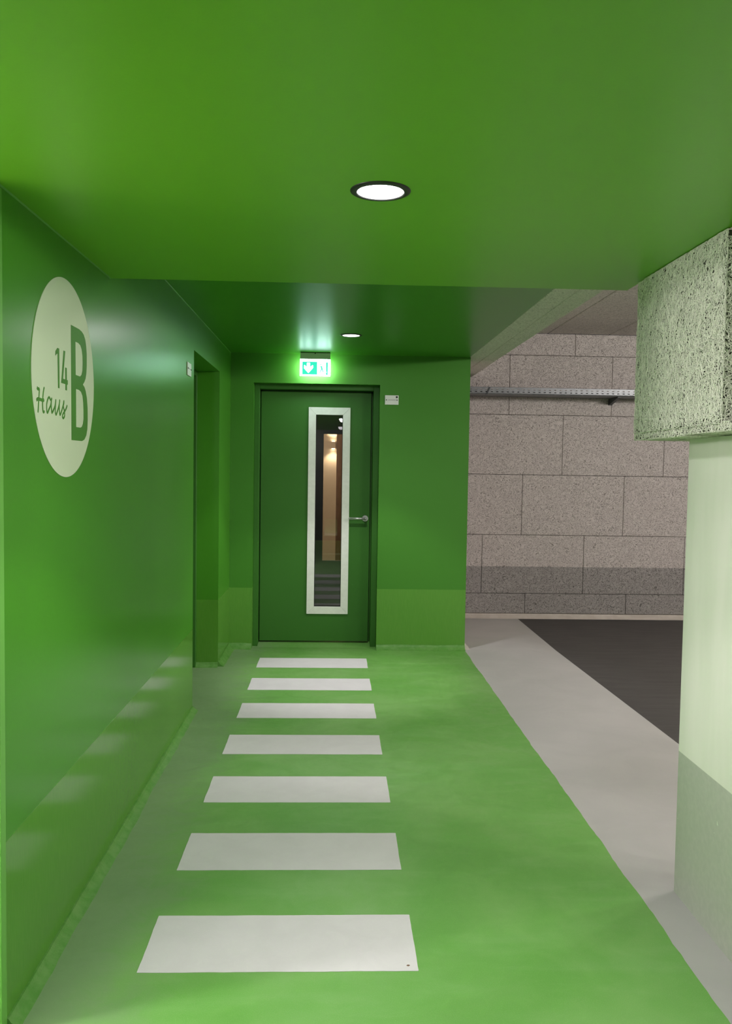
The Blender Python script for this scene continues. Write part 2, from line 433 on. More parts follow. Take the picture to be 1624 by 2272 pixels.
def build_door():
    r = new('door_1', (-0.14, BY+0.2, 0)); r['kind'] = 'structure'
    # frame (steel, stepped)
    bm = bmesh.new()
    X0, X1, Z1 = -0.642, 0.353, 2.108
    fy = BY+0.085
    w = 0.040
    box(bm, X0, X0+w, fy, BY+0.26, 0, Z1); box(bm, X1-w-0.006, X1, fy, BY+0.26, 0, Z1); box(bm, X0+w, X1-w-0.006, fy, BY+0.26, Z1-w, Z1)
    bmesh.ops.bevel(bm, geom=bm.edges[:], offset=0.002, segments=1, affect='EDGES')
    # rebate step
    box(bm, X0+w, X0+w+0.012, BY+0.215, BY+0.26, 0, Z1-w); box(bm, X1-w-0.018, X1-w-0.006, BY+0.215, BY+0.26, 0, Z1-w)
    box(bm, X0+w, X1-w-0.006, BY+0.215, BY+0.26, Z1-w-0.012, Z1-w)
    obj('door_frame', bm, M_DOOR, r)
    # threshold ramp
    bm = bmesh.new()
    prism(bm, [(X0+w, BY+0.03, 0.0006), (X0+w, BY+0.26, 0.0006), (X0+w, BY+0.26, 0.018), (X0+w, BY+0.20, 0.018)], (X1-X0-2*w-0.006, 0, 0))
    obj('threshold', bm, M_FG, r)
    # leaf with slot window
    ly0, ly1 = BY+0.165, BY+0.213
    lx0, lx1, lz0, lz1 = -0.594, 0.291, 0.030, 2.055
    hx0, hx1, hz0, hz1 = -0.157, 0.068, 0.312, 1.882
    bm = bmesh.new()
    xs = [lx0, hx0, hx1, lx1]; zs = [lz0, hz0, hz1, lz1]
    for y in (ly0, ly1):
        for a in range(3):
            for b in range(3):
                if a == 1 and b == 1: continue
                bm.faces.new([bm.verts.new(p) for p in ((xs[a],y,zs[b]),(xs[a+1],y,zs[b]),(xs[a+1],y,zs[b+1]),(xs[a],y,zs[b+1]))])
    for (a0, a1, b0, b1) in ((lx0, lx1, lz0, lz1), (hx0, hx1, hz0, hz1)):
        P = [(a0,b0),(a1,b0),(a1,b1),(a0,b1)]
        for k in range(4):
            p, q = P[k], P[(k+1) % 4]
            bm.faces.new([bm.verts.new(v) for v in ((p[0],ly0,p[1]),(q[0],ly0,q[1]),(q[0],ly1,q[1]),(p[0],ly1,p[1]))])
    bmesh.ops.remove_doubles(bm, verts=bm.verts[:], dist=1e-5)
    leaf = obj('door_leaf', bm, M_DOOR, r)
    tr = window_trim(-0.213, 0.124, 0.254, 1.934, 0.060, ly0-0.014, M_ALU, r); tr['label'] = 'brushed aluminium window trim'
    bm = bmesh.new()
    box(bm, hx0, hx0+0.008, ly0+0.004, ly0+0.016, hz0, hz1); box(bm, hx1-0.008, hx1, ly0+0.004, ly0+0.016, hz0, hz1)
    box(bm, hx0+0.008, hx1-0.008, ly0+0.004, ly0+0.016, hz0, hz0+0.008); box(bm, hx0+0.008, hx1-0.008, ly0+0.004, ly0+0.016, hz1-0.008, hz1)
    obj('seal', bm, M_BLACK, r)
    bm = bmesh.new(); box(bm, hx0, hx1, ly0+0.018, ly0+0.026, hz0, hz1)
    obj('glass_pane', bm, M_GLASS, r)
    # lever handle
    bm = bmesh.new()
    hx, hz = 0.256, 1.040
    bmesh.ops.create_cone(bm, cap_ends=True, segments=40, radius1=0.026, radius2=0.024, depth=0.009,
                          matrix=Matrix.Translation((hx, ly0-0.0045, hz)) @ Matrix.Rotation(math.pi/2, 4, 'X'))
    tube(bm, (hx, ly0-0.008, hz), (hx, ly0-0.050, hz), 0.0095)
    bmesh.ops.create_uvsphere(bm, u_segments=20, v_segments=12, radius=0.0096, matrix=Matrix.Translation((hx, ly0-0.050, hz)))
    tube(bm, (hx, ly0-0.050, hz), (0.130, ly0-0.050, hz), 0.0095)
    bmesh.ops.create_uvsphere(bm, u_segments=20, v_segments=12, radius=0.0095, matrix=Matrix.Translation((0.130, ly0-0.050, hz)))
    h = obj('door_handle', bm, M_STEEL, r); h['label'] = 'satin steel lever handle'
    for p in h.data.polygons: p.use_smooth = len(p.vertices) == 4 or len(p.vertices) == 3
build_door()

def side_door(y0, y1, name):
    r = new(name, (WX-0.12, (y0+y1)/2, 0)); r['kind'] = 'structure'
    bm = bmesh.new(); x1, x0 = WX-0.155, WX-0.27
    box(bm, x0, x1, y0, y0+0.04, 0, 2.119); box(bm, x0, x1, y1-0.04, y1, 0, 2.119); box(bm, x0, x1, y0+0.04, y1-0.04, 2.079, 2.119)
    bmesh.ops.bevel(bm, geom=bm.edges[:], offset=0.002, segments=1, affect='EDGES')
    obj('door_frame', bm, M_DOOR, r)
    obj('door_leaf', bbox(x0+0.01, x0+0.06, y0+0.043, y1-0.043, 0.008, 2.076, 0.002, 1), M_DOOR, r)
side_door(5.027, 6.138, 'door_2')

# side lobby behind the near left opening, lit by a round wall lamp
def side_lobby():
    x0, x1, y0, y1, z = -2.7, WX-0.17, 0.55, 2.45, 2.35
    m = mat('white_lobby_paint', (0.72, 0.72, 0.68), 0.7)
    for name, b in (('wall_lobby_back', (x0-0.1, x0, y0-0.1, y1+0.1, 0, z)), ('wall_lobby_near', (x0, x1, y0-0.1, y0, 0, z)), ('wall_lobby_far', (x0, x1, y1, y1+0.1, 0, z)),
                    ('ceiling', (x0-0.1, x1, y0-0.1, y1+0.1, z, z+0.1)), ('floor', (x0-0.1, -1.252, y0-0.1, y1+0.1, -0.05, 0))):
        bm = bmesh.new(); box(bm, *b); struct(name, bm, M_GREY if name == 'floor' else m)
    r = new('wall_lamp', (x0, 1.5, 2.07)); tag(r, 'round white wall lamp in the side lobby behind the near left opening', 'lamp')
    bm = bmesh.new()
    bmesh.ops.create_cone(bm, cap_ends=True, segments=48, radius1=0.14, radius2=0.13, depth=0.03, matrix=Matrix.Translation((x0+0.015, 1.5, 2.07)) @ Matrix.Rotation(math.pi/2, 4, 'Y'))
    obj('lamp_base', bm, M_PLATE, r)
    bm = bmesh.new(); bmesh.ops.create_uvsphere(bm, u_segments=40, v_segments=20, radius=0.12, matrix=Matrix.Translation((x0+0.032, 1.5, 2.07)) @ Matrix.Diagonal((0.5, 1, 1, 1)))
    obj('lamp_shade', bm, emit('lit_opal_glass', (1, 0.97, 0.93), 6.0), r, smooth=True)
    l = bpy.data.lights.new('side_lobby_lamp', 'POINT'); l.energy = P_SIDE; l.color = (1.0, 0.94, 0.95); l.shadow_soft_size = 0.12
    o = bpy.data.objects.new('side_lobby_lamp', l); C.objects.link(o); o.location = (x0+0.22, 1.5, 2.07)
    o.parent = r; o.matrix_parent_inverse = Matrix.Translation(r.location).inverted()
side_lobby()

# ------------------------------------------------------------------ lobby seen through the slot window
def build_lobby():
    LX0, LX1, LY0, LY1, LZ = -0.95, 0.94, BY+0.28, 10.5, 2.45
    bm = bmesh.new()
    box(bm, LX0-0.1, LX0, LY0, LY1, 0, LZ); struct('wall_lobby_left', bm, M_LOBBY)
    bm = bmesh.new(); box(bm, LX1, LX1+0.1, GY+0.05, LY1, 0, LZ); box(bm, LX1-0.005, LX1+0.005, LY0, GY+0.05, 0, LZ)
    struct('wall_lobby_right', bm, M_LOBBY)
    bm = bmesh.new(); box(bm, LX0-0.1, LX1+0.1, BY+0.23, 13.1, -0.06, 0.0); struct('floor', bm, M_DARK)
    bm = bmesh.new(); box(bm, LX0-0.1, LX1+0.1, LY0, 13.1, LZ, LZ+0.1); struct('ceiling', bm, M_LOBBY)
    bm = bmesh.new()
    hx0, hx1, hz0, hz1 = -0.135, 0.100, 0.30, 1.86
    box(bm, LX0, hx0, LY1, LY1+0.06, 0, LZ); box(bm, hx1, LX1, LY1, LY1+0.06, 0, LZ)
    box(bm, hx0, hx1, LY1, LY1+0.06, 0, hz0); box(bm, hx0, hx1, LY1, LY1+0.06, hz1, LZ)
    dr = struct('door_4', bm, M_LOBBY)
    bm = bmesh.new(); box(bm, hx0, hx1, LY1+0.025, LY1+0.032, hz0, hz1); obj('glass_pane', bm, M_GLASS, dr)
    # beige room beyond
    bm = bmesh.new(); box(bm, LX0-0.1, LX1+0.1, 13.0, 13.1, 0, LZ); struct('wall_far', bm, M_BEIGE)
    bm = bmesh.new(); box(bm, LX0-0.1, LX0, LY1+0.06, 13.0, 0, LZ); box(bm, LX1, LX1+0.1, LY1+0.06, 13.0, 0, LZ); struct('wall_far_side', bm, M_BEIGE)
    # timber post on the right of the view
    po = obj('timber_post', bbox(0.03, 0.16, 12.6, 12.72, 0.0, LZ, 0.003), M_BROWN)
    tag(po, 'brown timber post in the lit room seen through the door glass', 'post')
    # up and down wall lamp
    wl = new('wall_lamp', (-0.02, 12.94, 1.79)); tag(wl, 'small up and down wall lamp on the beige wall seen through the door glass', 'lamp')
    obj('lamp_body', bbox(-0.055, 0.015, 12.92, 12.999, 1.74, 1.84, 0.004), M_BEIGE, wl)
    for z0, z1 in ((1.8402, 1.8412), (1.7388, 1.7398)):
        bm = bmesh.new(); box(bm, -0.045, 0.005, 12.93, 12.99, z0, z1); obj('light_opening', bm, M_WARM, wl)
    for s, z in ((1, 1.86), (-1, 1.72)):
        l = bpy.data.lights.new('wall_lamp_light', 'SPOT'); l.energy = 7; l.color = (1, 0.80, 0.56); l.spot_size = math.radians(120); l.spot_blend = 0.6; l.shadow_soft_size = 0.02
        o = bpy.data.objects.new('wall_lamp_light', l); C.objects.link(o); o.location = (-0.02, 12.93, z); o.rotation_euler = (math.pi if s > 0 else 0, 0, 0)
        o.parent = wl; o.matrix_parent_inverse = Matrix.Translation(wl.location).inverted()
    l = bpy.data.lights.new('room_light', 'AREA'); l.energy = 16; l.size = 0.5; l.color = (1, 0.82, 0.6)
    o = bpy.data.objects.new('room_light', l); C.objects.link(o); o.location = (-0.4, 11.6, 2.43)
    l = bpy.data.lights.new('lobby_light', 'AREA'); l.energy = 2.2; l.size = 0.15; l.color = (1, 0.97, 0.92)
    o = bpy.data.objects.new('lobby_light', l); C.objects.link(o); o.location = (0.3, 9.0, 2.44)
build_lobby()

# ------------------------------------------------------------------ garage
def build_garage():
    # far wall: boards 1.005 x 0.585 m in running bond, real joints between them
    bm = bmesh.new(); g = 0.0035
    rows = [(0.045, 0.242, 1.888), (0.242, 0.819, 1.454), (0.819, 1.408, 1.837), (1.408, 1.990, 2.222), (1.990, 2.566, 1.687), (2.566, GC, 2.322)]
    for z0, z1, jx in rows:
        x = jx - 1.005*2
        while x < 7:
            a, b = max(x, RX), min(x+1.005, 7.0)
            if b - a > 0.02:
                ox = random.uniform(0, 0.002)
                n0 = set(bm.edges)
                box(bm, a+g/2, b-g/2, GY-0.03-ox, GY, z0+g/2, z1-g/2)
                bevel_new(bm, n0, 0.003, 1)
            x += 1.005
    box(bm, RX-0.1, 7, GY, GY+0.05, 0, GC, 1)
    struct('wall_garage', bm, [M_WOOLWALL, M_GAP])
    # ceiling boards 0.6 wide
    bm = bmesh.new()
    xs = [1.45-0.6+0.002, 1.45, 2.05, 2.65, 3.25, 3.85, 4.45, 5.05, 5.65, 6.25, 6.85, 7.0]
    ph = {1.45: 6.85, 2.05: 6.36, 2.65: 6.0}
    for x0, x1 in zip(xs, xs[1:]):
        p = ph.get(x0, 6.3); y = p - 1.005*10
        while y < GY-0.03:
            a, b = max(y, -3), min(y+1.005, GY-0.032)
            if b-a > 0.02:
                n0 = set(bm.edges)
                box(bm, max(x0, 1.31)+g, x1-g, a+g*0.8, b-g*0.8, GC, GC+0.03)
                bevel_new(bm, n0, 0.004, 1)
            y += 1.005
    box(bm, 0.85, 7, -3, GY, GC+0.03, GC+0.08, 1); box(bm, -1.3, 0.85, -3, -1.0, GC+0.03, GC+0.08, 1)
    struct('ceiling', bm, [M_WOOLCEIL, M_GAP])
    # outer walls of the garage, out of frame
    bm = bmesh.new(); box(bm, 7, 7.1, -3, GY, 0, GC); struct('wall_right', bm, M_CREAM)
    bm = bmesh.new(); box(bm, -1.3, 7, -3.1, -3.0, 0, GC); struct('wall_front', bm, mat('dark_grey_wall', (0.06, 0.06, 0.058), 0.7))
build_garage()

# beam clad in wood wool boards along the edge of the green ceiling
def build_beam():
    r = new('clad_beam', (1.185, 5.7, C2)); tag(r, 'long beam clad in pale wood wool boards along the right edge of the far green ceiling', 'beam')
    bm = bmesh.new(); box(bm, 1.062, 1.305, CE, GY-0.04, C2+0.031, GC); obj('core', bm, M_WOOLBEAM, r)
    for (x0, x1, js, off) in ((1.060, 1.184, (3.19, 3.69, 4.696, 5.717, 6.74, 7.75, 8.262), 0), (1.190, 1.310, (3.19, 3.93, 4.95, 5.96, 6.98, 7.99, 8.262), 0.004)):
        for a, b in zip(js, js[1:]):
            dz = random.uniform(-0.0015, 0.0015)
            bm = bbox(x0, x1 + random.uniform(-.002, .002), a+0.003, b-0.003, C2+off+dz, C2+0.03, 0.003, 1)
            obj('board', bm, M_WOOLBEAM, r)
build_beam()

# block of wood wool boards wrapped round the beam end above the pillar: fibres modelled one by one
def wool_fibre_mat():
    m = mat('pale_green_wood_wool_fibres', (0.55, 0.62, 0.45), 0.8, 0, 0.25); t = NT(m)
    r = t.n('ShaderNodeNewGeometry').outputs['Random Per Island']
    t.l(t.mix(r, (0.64, 0.66, 0.54), (0.79, 0.80, 0.68)), t.b.inputs['Base Color']); return m
M_FIB = wool_fibre_mat()
M_FIBBASE = mat('wood_wool_void_shade', (0.07, 0.075, 0.05), 0.9)  # dark base colour stands in for shade deep between the fibres

def fibres(bm, org, U, V, N, w, h, dens, seed, mi=1, lift=0.004):
    """bent flat fibres lying on the rectangle org + u*U + v*V, u in 0..w, v in 0..h, N outward"""
    rnd = random.Random(seed); n = int(w*h*dens)
    U, V, N, org = Vector(U), Vector(V), Vector(N), Vector(org)
    for _ in range(n):
        u, v = rnd.uniform(-0.004, w+0.004), rnd.uniform(-0.004, h+0.004)
        a = rnd.uniform(0, math.pi) if rnd.random() < 0.65 else rnd.gauss(0, 0.6)
        L = rnd.uniform(0.014, 0.050); k = rnd.gauss(0, 55); wd_ = rnd.uniform(0.0014, 0.0029)
        seg = 5; z0 = rnd.uniform(-0.0005, lift); tz = rnd.uniform(-0.03, 0.03); tilt = rnd.uniform(-0.6, 0.6)
        prev = None
        for i in range(seg+1):
            if prev is not None:
                pass
            uu = min(max(u, -0.0025), w+0.0025); vv = min(max(v, -0.0025), h+0.0025)
            px, py = -math.sin(a)*wd_/2, math.cos(a)*wd_/2
            z = max(0.0001, z0 + tz*i*L/seg)
            p = org + U*uu + V*vv + N*z; s_ = U*px + V*py + N*(tilt*wd_/2)
            cur = (bm.verts.new(p - s_), bm.verts.new(p + N*0.0008), bm.verts.new(p + s_))
            if prev:
                bm.faces.new((prev[0], prev[1], cur[1], cur[0])).material_index = mi
                bm.faces.new((prev[1], prev[2], cur[2], cur[1])).material_index = mi
            prev = cur
            u += math.cos(a)*L/seg; v += math.sin(a)*L/seg; a += k*L/seg

def build_block():
    r = new('clad_beam', (1.35, 2.6, 1.58)); tag(r, 'shaggy pale green wood wool clad beam end resting on top of the right pillar', 'beam')
    X = 1.074; ZB, ZT = 1.592, C1-0.006
    D = 34000
    bm = bmesh.new(); box(bm, 1.13, 1.60, 0.6, 3.005, ZB+0.0, C1+0.02); obj('core', bm, M_FIBBASE, r)
    segs = [(2.972, 3.040, X+0.004), (2.610, 2.968, X), (2.345, 2.606, X+0.001), (1.35, 2.341, X+0.030)]
    for i, (a, b, x) in enumerate(segs):
        bm = bmesh.new(); box(bm, x+0.002, x+0.028, a, b, ZB, ZT, 0)
        fibres(bm, (x, a, ZB), (0, 1, 0), (0, 0, 1), (-1, 0, 0), b-a, ZT-ZB, D if i < 3 else D*0.5, 11+i)
        if i == 2: fibres(bm, (x+0.001, a, ZB), (1, 0, 0), (0, 0, 1), (0, -1, 0), 0.029, ZT-ZB-0.02, D*1.3, 71)
        obj('board', bm, [M_FIBBASE, M_FIB], r, normals=False)
    # board closing the far end
    bm = bmesh.new(); box(bm, X+0.036, 1.60, 3.008, 3.036, ZB, ZT, 0)
    fibres(bm, (X+0.036, 3.038, ZB), (1, 0, 0), (0, 0, 1), (0, 1, 0), 0.52, ZT-ZB, D*0.4, 31)
    obj('board', bm, [M_FIBBASE, M_FIB], r, normals=False)
    # bottom boards
    for i, (a, b, zz) in enumerate(((2.60, 3.040, 1.566), (1.60, 2.597, 1.570))):
        bm = bmesh.new(); box(bm, X+0.006, 1.60, a, b, zz+0.002, zz+0.022, 0)
        fibres(bm, (X+0.006, a, zz+0.002), (1, 0, 0), (0, 1, 0), (0, 0, -1), 0.30, b-a, D*0.6, 41+i)
        fibres(bm, (X+0.006, a, zz), (0, 1, 0), (0, 0, 1), (-1, 0, 0), b-a, 0.022, D*1.2, 51+i)
        obj('board', bm, [M_FIBBASE, M_FIB], r, normals=False)
build_block()

# pillar
def build_pillar():
    bm = bmesh.new()
    x0, x1, y0, y1, z1 = 1.197, 1.62, 1.35, 2.853, 1.5655
    rnd = random.Random(5); n = 60
    # slightly uneven arris on the visible far corner
    box(bm, x0, x1, y0, y1, 0, z1)
    es = [e for e in bm.edges if abs(e.verts[0].co.x-x0) < 1e-4 and abs(e.verts[1].co.x-x0) < 1e-4 and abs(e.verts[0].co.y-y1) < 1e-4 and abs(e.verts[1].co.y-y1) < 1e-4]
    bmesh.ops.bevel(bm, geom=es, offset=0.006, segments=2, affect='EDGES')
    o = obj('pillar', bm, M_PILLAR)
    tag(o, 'pale green painted pillar with a darker grey green foot band at the right', 'pillar')
build_pillar()

# cable tray on the garage wall
def build_tray():
    r = new('cable_tray', (2.6, GY-0.03, 2.15)); tag(r, 'perforated galvanised cable tray fixed high across the wood wool garage wall', 'cable tray')
    y0, y1 = 8.0, GY-0.034; z0, z1 = 2.160, 2.228; X0, X1 = RX+0.01, 4.2; t = 0.0015
    bm = bmesh.new()
    zs = [(z0+0.010, z0+0.020, 0), (z0+0.020, z0+0.027, 1), (z0+0.027, z0+0.043, 0), (z0+0.043, z0+0.050, 1), (z0+0.050, z1, 0)]
    for a, b, slot in zs:
        if not slot: box(bm, X0, X1, y0, y0+t, a, b); continue
        x = X0
        while x < X1:
            box(bm, x, min(x+0.030, X1), y0, y0+t, a, b); x += 0.05
    # rolled top and bottom lips
    box(bm, X0, X1, y0, y0+0.012, z1-t, z1)
    prism(bm, [(X0, y0-0.004, z0+0.010), (X0, y0+t, z0+0.010), (X0, y0+0.008, z0), (X0, y0+0.002, z0)], (X1-X0, 0, 0))
    obj('side_rail', bm, M_ZINC, r)
    bm = bmesh.new(); box(bm, X0, X1, y0+0.008, y1, z0, z0+t)
    obj('tray_base', bm, M_ZINC, r)
    bm = bmesh.new(); tube(bm, (X0, y0+0.036, z0+0.026), (X1, y0+0.036, z0+0.026), 0.023); obj('cable', bm, M_BLACK, r)  # added dark filler standing in for the shade behind the slots
    bm = bmesh.new(); tube(bm, (X0, y0+0.078, z0+0.020), (X1, y0+0.078, z0+0.020), 0.018); obj('cable', bm, M_BLACK, r)  # second added filler, for the same slot shade
    bm = bmesh.new(); box(bm, X0, X1, y1-t, y1, z0, z1); obj('side_rail', bm, M_ZINC, r)
    bm = bmesh.new()
    prism(bm, [(1.415, y0-0.006, z0+0.006), (1.427, y0-0.006, z0+0.006), (1.452, y0-0.006, z1-0.004), (1.438, y0-0.006, z1-0.004)], (0, 0.0055, 0))
    box(bm, 1.405, 1.425, y0-0.006, y0-0.0005, z0-0.006, z0+0.004)
    obj('splice_plate', bm, M_DARKZ, r)
    for bx in (2.665, 3.9):
        bm = bmesh.new()
        box(bm, bx-0.004, bx+0.036, GY-0.036, GY-0.031, 2.095, 2.158)
        prism(bm, [(bx, GY-0.036, 2.100), (bx, GY-0.036, 2.1585), (bx, y0+0.005, 2.1585), (bx, y0+0.005, 2.150)], (0.03, 0, 0))
        obj('bracket', bm, M_DARKZ, r)
build_tray()

# garage strip fittings, outside the picture to the right
def strip(x, y, label):
    r = new('strip_light', (x, y, GC)); tag(r, label, 'lamp', 'garage strip lights')
    obj('housing', bbox(x-0.05, x+0.05, y-0.6, y+0.6, GC-0.06, GC-0.001, 0.004), M_PLATE, r)
    for dy in (-0.4, 0.4):
        l = bpy.data.lights.new('strip_tube', 'POINT'); l.shadow_soft_size = 0.08; l.energy = P_GARAGE/2; l.color = (1.0, 0.94, 0.89)
        o = bpy.data.objects.new('strip_tube', l); C.objects.link(o); o.location = (x, y+dy, GC-0.16)
        o.parent = r; o.matrix_parent_inverse = Matrix.Translation(r.location).inverted()
strip(4.2, 4.6, 'white strip light under the garage ceiling, the one nearer the far wall'); strip(4.6, 1.5, 'white strip light under the garage ceiling, level with the pillar')
def bare_tube(x, y, z, label, power):
    r = new('tube_light', (x, y, z)); tag(r, label, 'lamp', 'tube lights behind the viewer')
    bm = bbox(x-0.03, x+0.03, y-0.6, y+0.6, z+0.035, z+0.09, 0.004)
    obj('housing', bm, M_PLATE, r)
    bm = bmesh.new(); tube(bm, (x, y-0.58, z), (x, y+0.58, z), 0.013); obj('tube', bm, M_PLATE, r)
    for dx in (-0.5, 0.5):
        bm = bmesh.new(); tube(bm, (x, y+dx, z+0.08), (x, y+dx, GC), 0.004, 8); obj('hanger', bm, M_STEEL, r)
    for dx in (-0.4, 0, 0.4):
        l = bpy.data.lights.new('tube_glow', 'POINT'); l.energy = power/3; l.color = (1.0, 0.97, 0.92); l.shadow_soft_size = 0.12
        o = bpy.data.objects.new('tube_glow', l); C.objects.link(o); o.location = (x, y+dx, z-0.03)
        o.parent = r; o.matrix_parent_inverse = Matrix.Translation(r.location).inverted()
bare_tube(-0.55, -2.6, 2.05, 'bare white tube light hanging behind the viewer, the one on the left wall side', P_LANE)
bare_tube(0.75, -2.3, 2.10, 'bare white tube light hanging behind the viewer, the one on the drive side', P_LANE*0.35)

# ------------------------------------------------------------------ crossing stripes
labels = ['nearest and largest white crossing stripe, with a small brown spot at its right end',
          'second white crossing stripe from the camera, just behind the largest one',
          'third white crossing stripe counted from the camera',
          'middle white crossing stripe, fourth of seven towards the door',
          'fifth white crossing stripe from the camera, level with the near edge of the left opening',
          'sixth white crossing stripe, second nearest to the green door',
          'smallest white crossing stripe, right in front of the green door']
def stripe(i):
    y0 = 2.3857 + i*0.6214; y1 = y0 + 0.3099; x0, x1 = -0.5451, 0.2624
    rnd = random.Random(100+i); pts = []
    def edge(a, b, k):
        a, b = Vector(a), Vector(b); t = (b-a).normalized(); nrm = Vector((t.y, -t.x)); j = 0
        for q in range(k):
            j = j*0.7 + rnd.uniform(-1, 1)*0.0007
            p = a + (b-a)*(q/(k-1)); pts.append((p.x + nrm.x*j, p.y + nrm.y*j, 0.0003))
    c = 0.0015
    edge((x0+c, y0), (x1-c, y0), 40); edge((x1, y0+c), (x1, y1-c), 16); edge((x1-c, y1), (x0+c, y1), 40); edge((x0, y1-c), (x0, y0+c), 16)
    bm = bmesh.new(); prism(bm, pts, (0, 0, 0.0012))
    o = obj('crossing_stripe', bm, M_STRIPE); tag(o, labels[i], 'floor marking', 'white crossing stripes on the green floor')
    return o
for i in range(7): stripe(i)
bm = bmesh.new()
prism(bm, [(0.235 + 0.005*math.cos(a*0.7)*(1+0.3*math.sin(a*3)), 2.412 + 0.004*math.sin(a*0.7), 0.0016) for a in range(9)], (0, 0, 0.0003))
o = obj('dirt_spot', bm, M_BROWN); tag(o, 'tiny brown spot on the right end of the nearest white stripe', 'stain')

# ------------------------------------------------------------------ house sign on the left wall
def flat_poly(outer, holes, x0, x1):
    """filled outline in the (y,z) plane between x0 and x1, built through a 2D curve"""
    cu = bpy.data.curves.new('tmp', 'CURVE'); cu.dimensions = '2D'; cu.fill_mode = 'BOTH'; cu.extrude = (x1-x0)/2
    for pts in [outer]+holes:
        sp = cu.splines.new('POLY'); sp.points.add(len(pts)-1); sp.use_cyclic_u = True
        for q, (a, b) in zip(sp.points, pts): q.co = (a, b, 0, 1)
    o = bpy.data.objects.new('tmp', cu); C.objects.link(o)
    dg = bpy.context.evaluated_depsgraph_get(); me = bpy.data.meshes.new_from_object(o.evaluated_get(dg))
    bm = bmesh.new(); bm.from_mesh(me)
    for v in bm.verts: y, z, x = v.co.x, v.co.y, v.co.z; v.co = ((x0+x1)/2 + x, y, z)
    bpy.data.objects.remove(o); bpy.data.meshes.remove(me); bpy.data.curves.remove(cu)
    return bm

def smooth_path(pts, n=6):
    out = []
    P = [pts[0]] + list(pts) + [pts[-1]]
    for i in range(1, len(P)-2):
        p0, p1, p2, p3 = [Vector(p) for p in P[i-1:i+3]]
        for k in range(n):
            t = k/n
            out.append(0.5*((2*p1) + (p2-p0)*t + (2*p0-5*p1+4*p2-p3)*t*t + (3*p1-p0-3*p2+p3)*t**3))
    out.append(Vector(pts[-1])); return out

def ribbon(bm, pts, wd_, x0, x1, taper=True):
    P = smooth_path(pts); n = len(P); L = []; Rr = []
    for i, p in enumerate(P):
        d = (P[min(i+1, n-1)] - P[max(i-1, 0)]); d = d.normalized() if d.length > 1e-9 else Vector((0, 1)); s = Vector((-d.y, d.x))
        ww = wd_/2 * (0.55 if taper and i in (0, n-1) else 1)
        L.append(p + s*ww); Rr.append(p - s*ww)
    va = [bm.verts.new((x1, q.x, q.y)) for q in L]; vb = [bm.verts.new((x1, q.x, q.y)) for q in Rr]
    wa = [bm.verts.new((x0, q.x, q.y)) for q in L]; wb = [bm.verts.new((x0, q.x, q.y)) for q in Rr]
    for i in range(n-1):
        bm.faces.new((va[i], vb[i], vb[i+1], va[i+1])); bm.faces.new((va[i], va[i+1], wa[i+1], wa[i])); bm.faces.new((vb[i+1], vb[i], wb[i], wb[i+1]))

B_OUT = [(2.7, 1.879), (2.733, 1.879), (2.786, 1.879), (2.812, 1.876), (2.835, 1.869), (2.852, 1.855), (2.862, 1.835), (2.868, 1.809), (2.868, 1.772), (2.863, 1.746), (2.854, 1.729), (2.841, 1.717), (2.824, 1.707), (2.842, 1.7), (2.855, 1.689), (2.869, 1.667), (2.877, 1.634), (2.878, 1.595), (2.873, 1.563), (2.861, 1.543), (2.84, 1.529), (2.813, 1.5235), (2.787, 1.5235), (2.704, 1.5235)]
B_IN1 = [(2.745, 1.834), (2.777, 1.834), (2.799, 1.83), (2.813, 1.819), (2.822, 1.799), (2.824, 1.776), (2.821, 1.751), (2.811, 1.737), (2.796, 1.73), (2.782, 1.73), (2.747, 1.73)]
B_IN2 = [(2.75, 1.686), (2.782, 1.686), (2.804, 1.682), (2.821, 1.67), (2.829, 1.648), (2.832, 1.623), (2.832, 1.596), (2.825, 1.58), (2.814, 1.57), (2.797, 1.566), (2.751, 1.566)]
ONE = [(2.551, 1.765), (2.552, 1.778), (2.57, 1.79), (2.586, 1.79), (2.588, 1.673), (2.575, 1.673), (2.571, 1.774), (2.562, 1.771)]
FOUR = [(2.627, 1.79), (2.643, 1.79), (2.621, 1.705), (2.644, 1.705), (2.642, 1.741), (2.657, 1.741), (2.658, 1.705), (2.667, 1.705), (2.667, 1.691), (2.659, 1.691), (2.659, 1.673), (2.644, 1.673), (2.644, 1.691), (2.604, 1.691), (2.610, 1.715)]
SH = [[(2.395, 1.658), (2.403, 1.6545), (2.414, 1.656)], [(2.4145, 1.657), (2.412, 1.642), (2.408, 1.621), (2.402, 1.589)],
      [(2.454, 1.664), (2.447, 1.652), (2.441, 1.631), (2.439, 1.613), (2.442, 1.598), (2.448, 1.593), (2.455, 1.597)], [(2.391, 1.622), (2.4, 1.627), (2.421, 1.627), (2.444, 1.626), (2.451, 1.629)]]
SA = [[(2.513, 1.632), (2.507, 1.633), (2.495, 1.639), (2.482, 1.631), (2.474, 1.616), (2.475, 1.6), (2.481, 1.594), (2.494, 1.605), (2.509, 1.618), (2.514, 1.632)],
      [(2.519, 1.639), (2.514, 1.631), (2.513, 1.615), (2.517, 1.6), (2.521, 1.597), (2.535, 1.607), (2.547, 1.619), (2.554, 1.636)]]
SU = [[(2.554, 1.638), (2.551, 1.622), (2.549, 1.603), (2.556, 1.593), (2.569, 1.605), (2.583, 1.622), (2.59, 1.638)],
      [(2.59, 1.640), (2.585, 1.62), (2.587, 1.603), (2.593, 1.595), (2.607, 1.607), (2.621, 1.624), (2.629, 1.639)]]
SS = [[(2.629, 1.641), (2.629, 1.632), (2.623, 1.624), (2.632, 1.611), (2.636, 1.601), (2.634, 1.592), (2.623, 1.586)], [(2.623, 1.586), (2.615, 1.59), (2.619, 1.598), (2.636, 1.608), (2.65, 1.617), (2.661, 1.628)]]
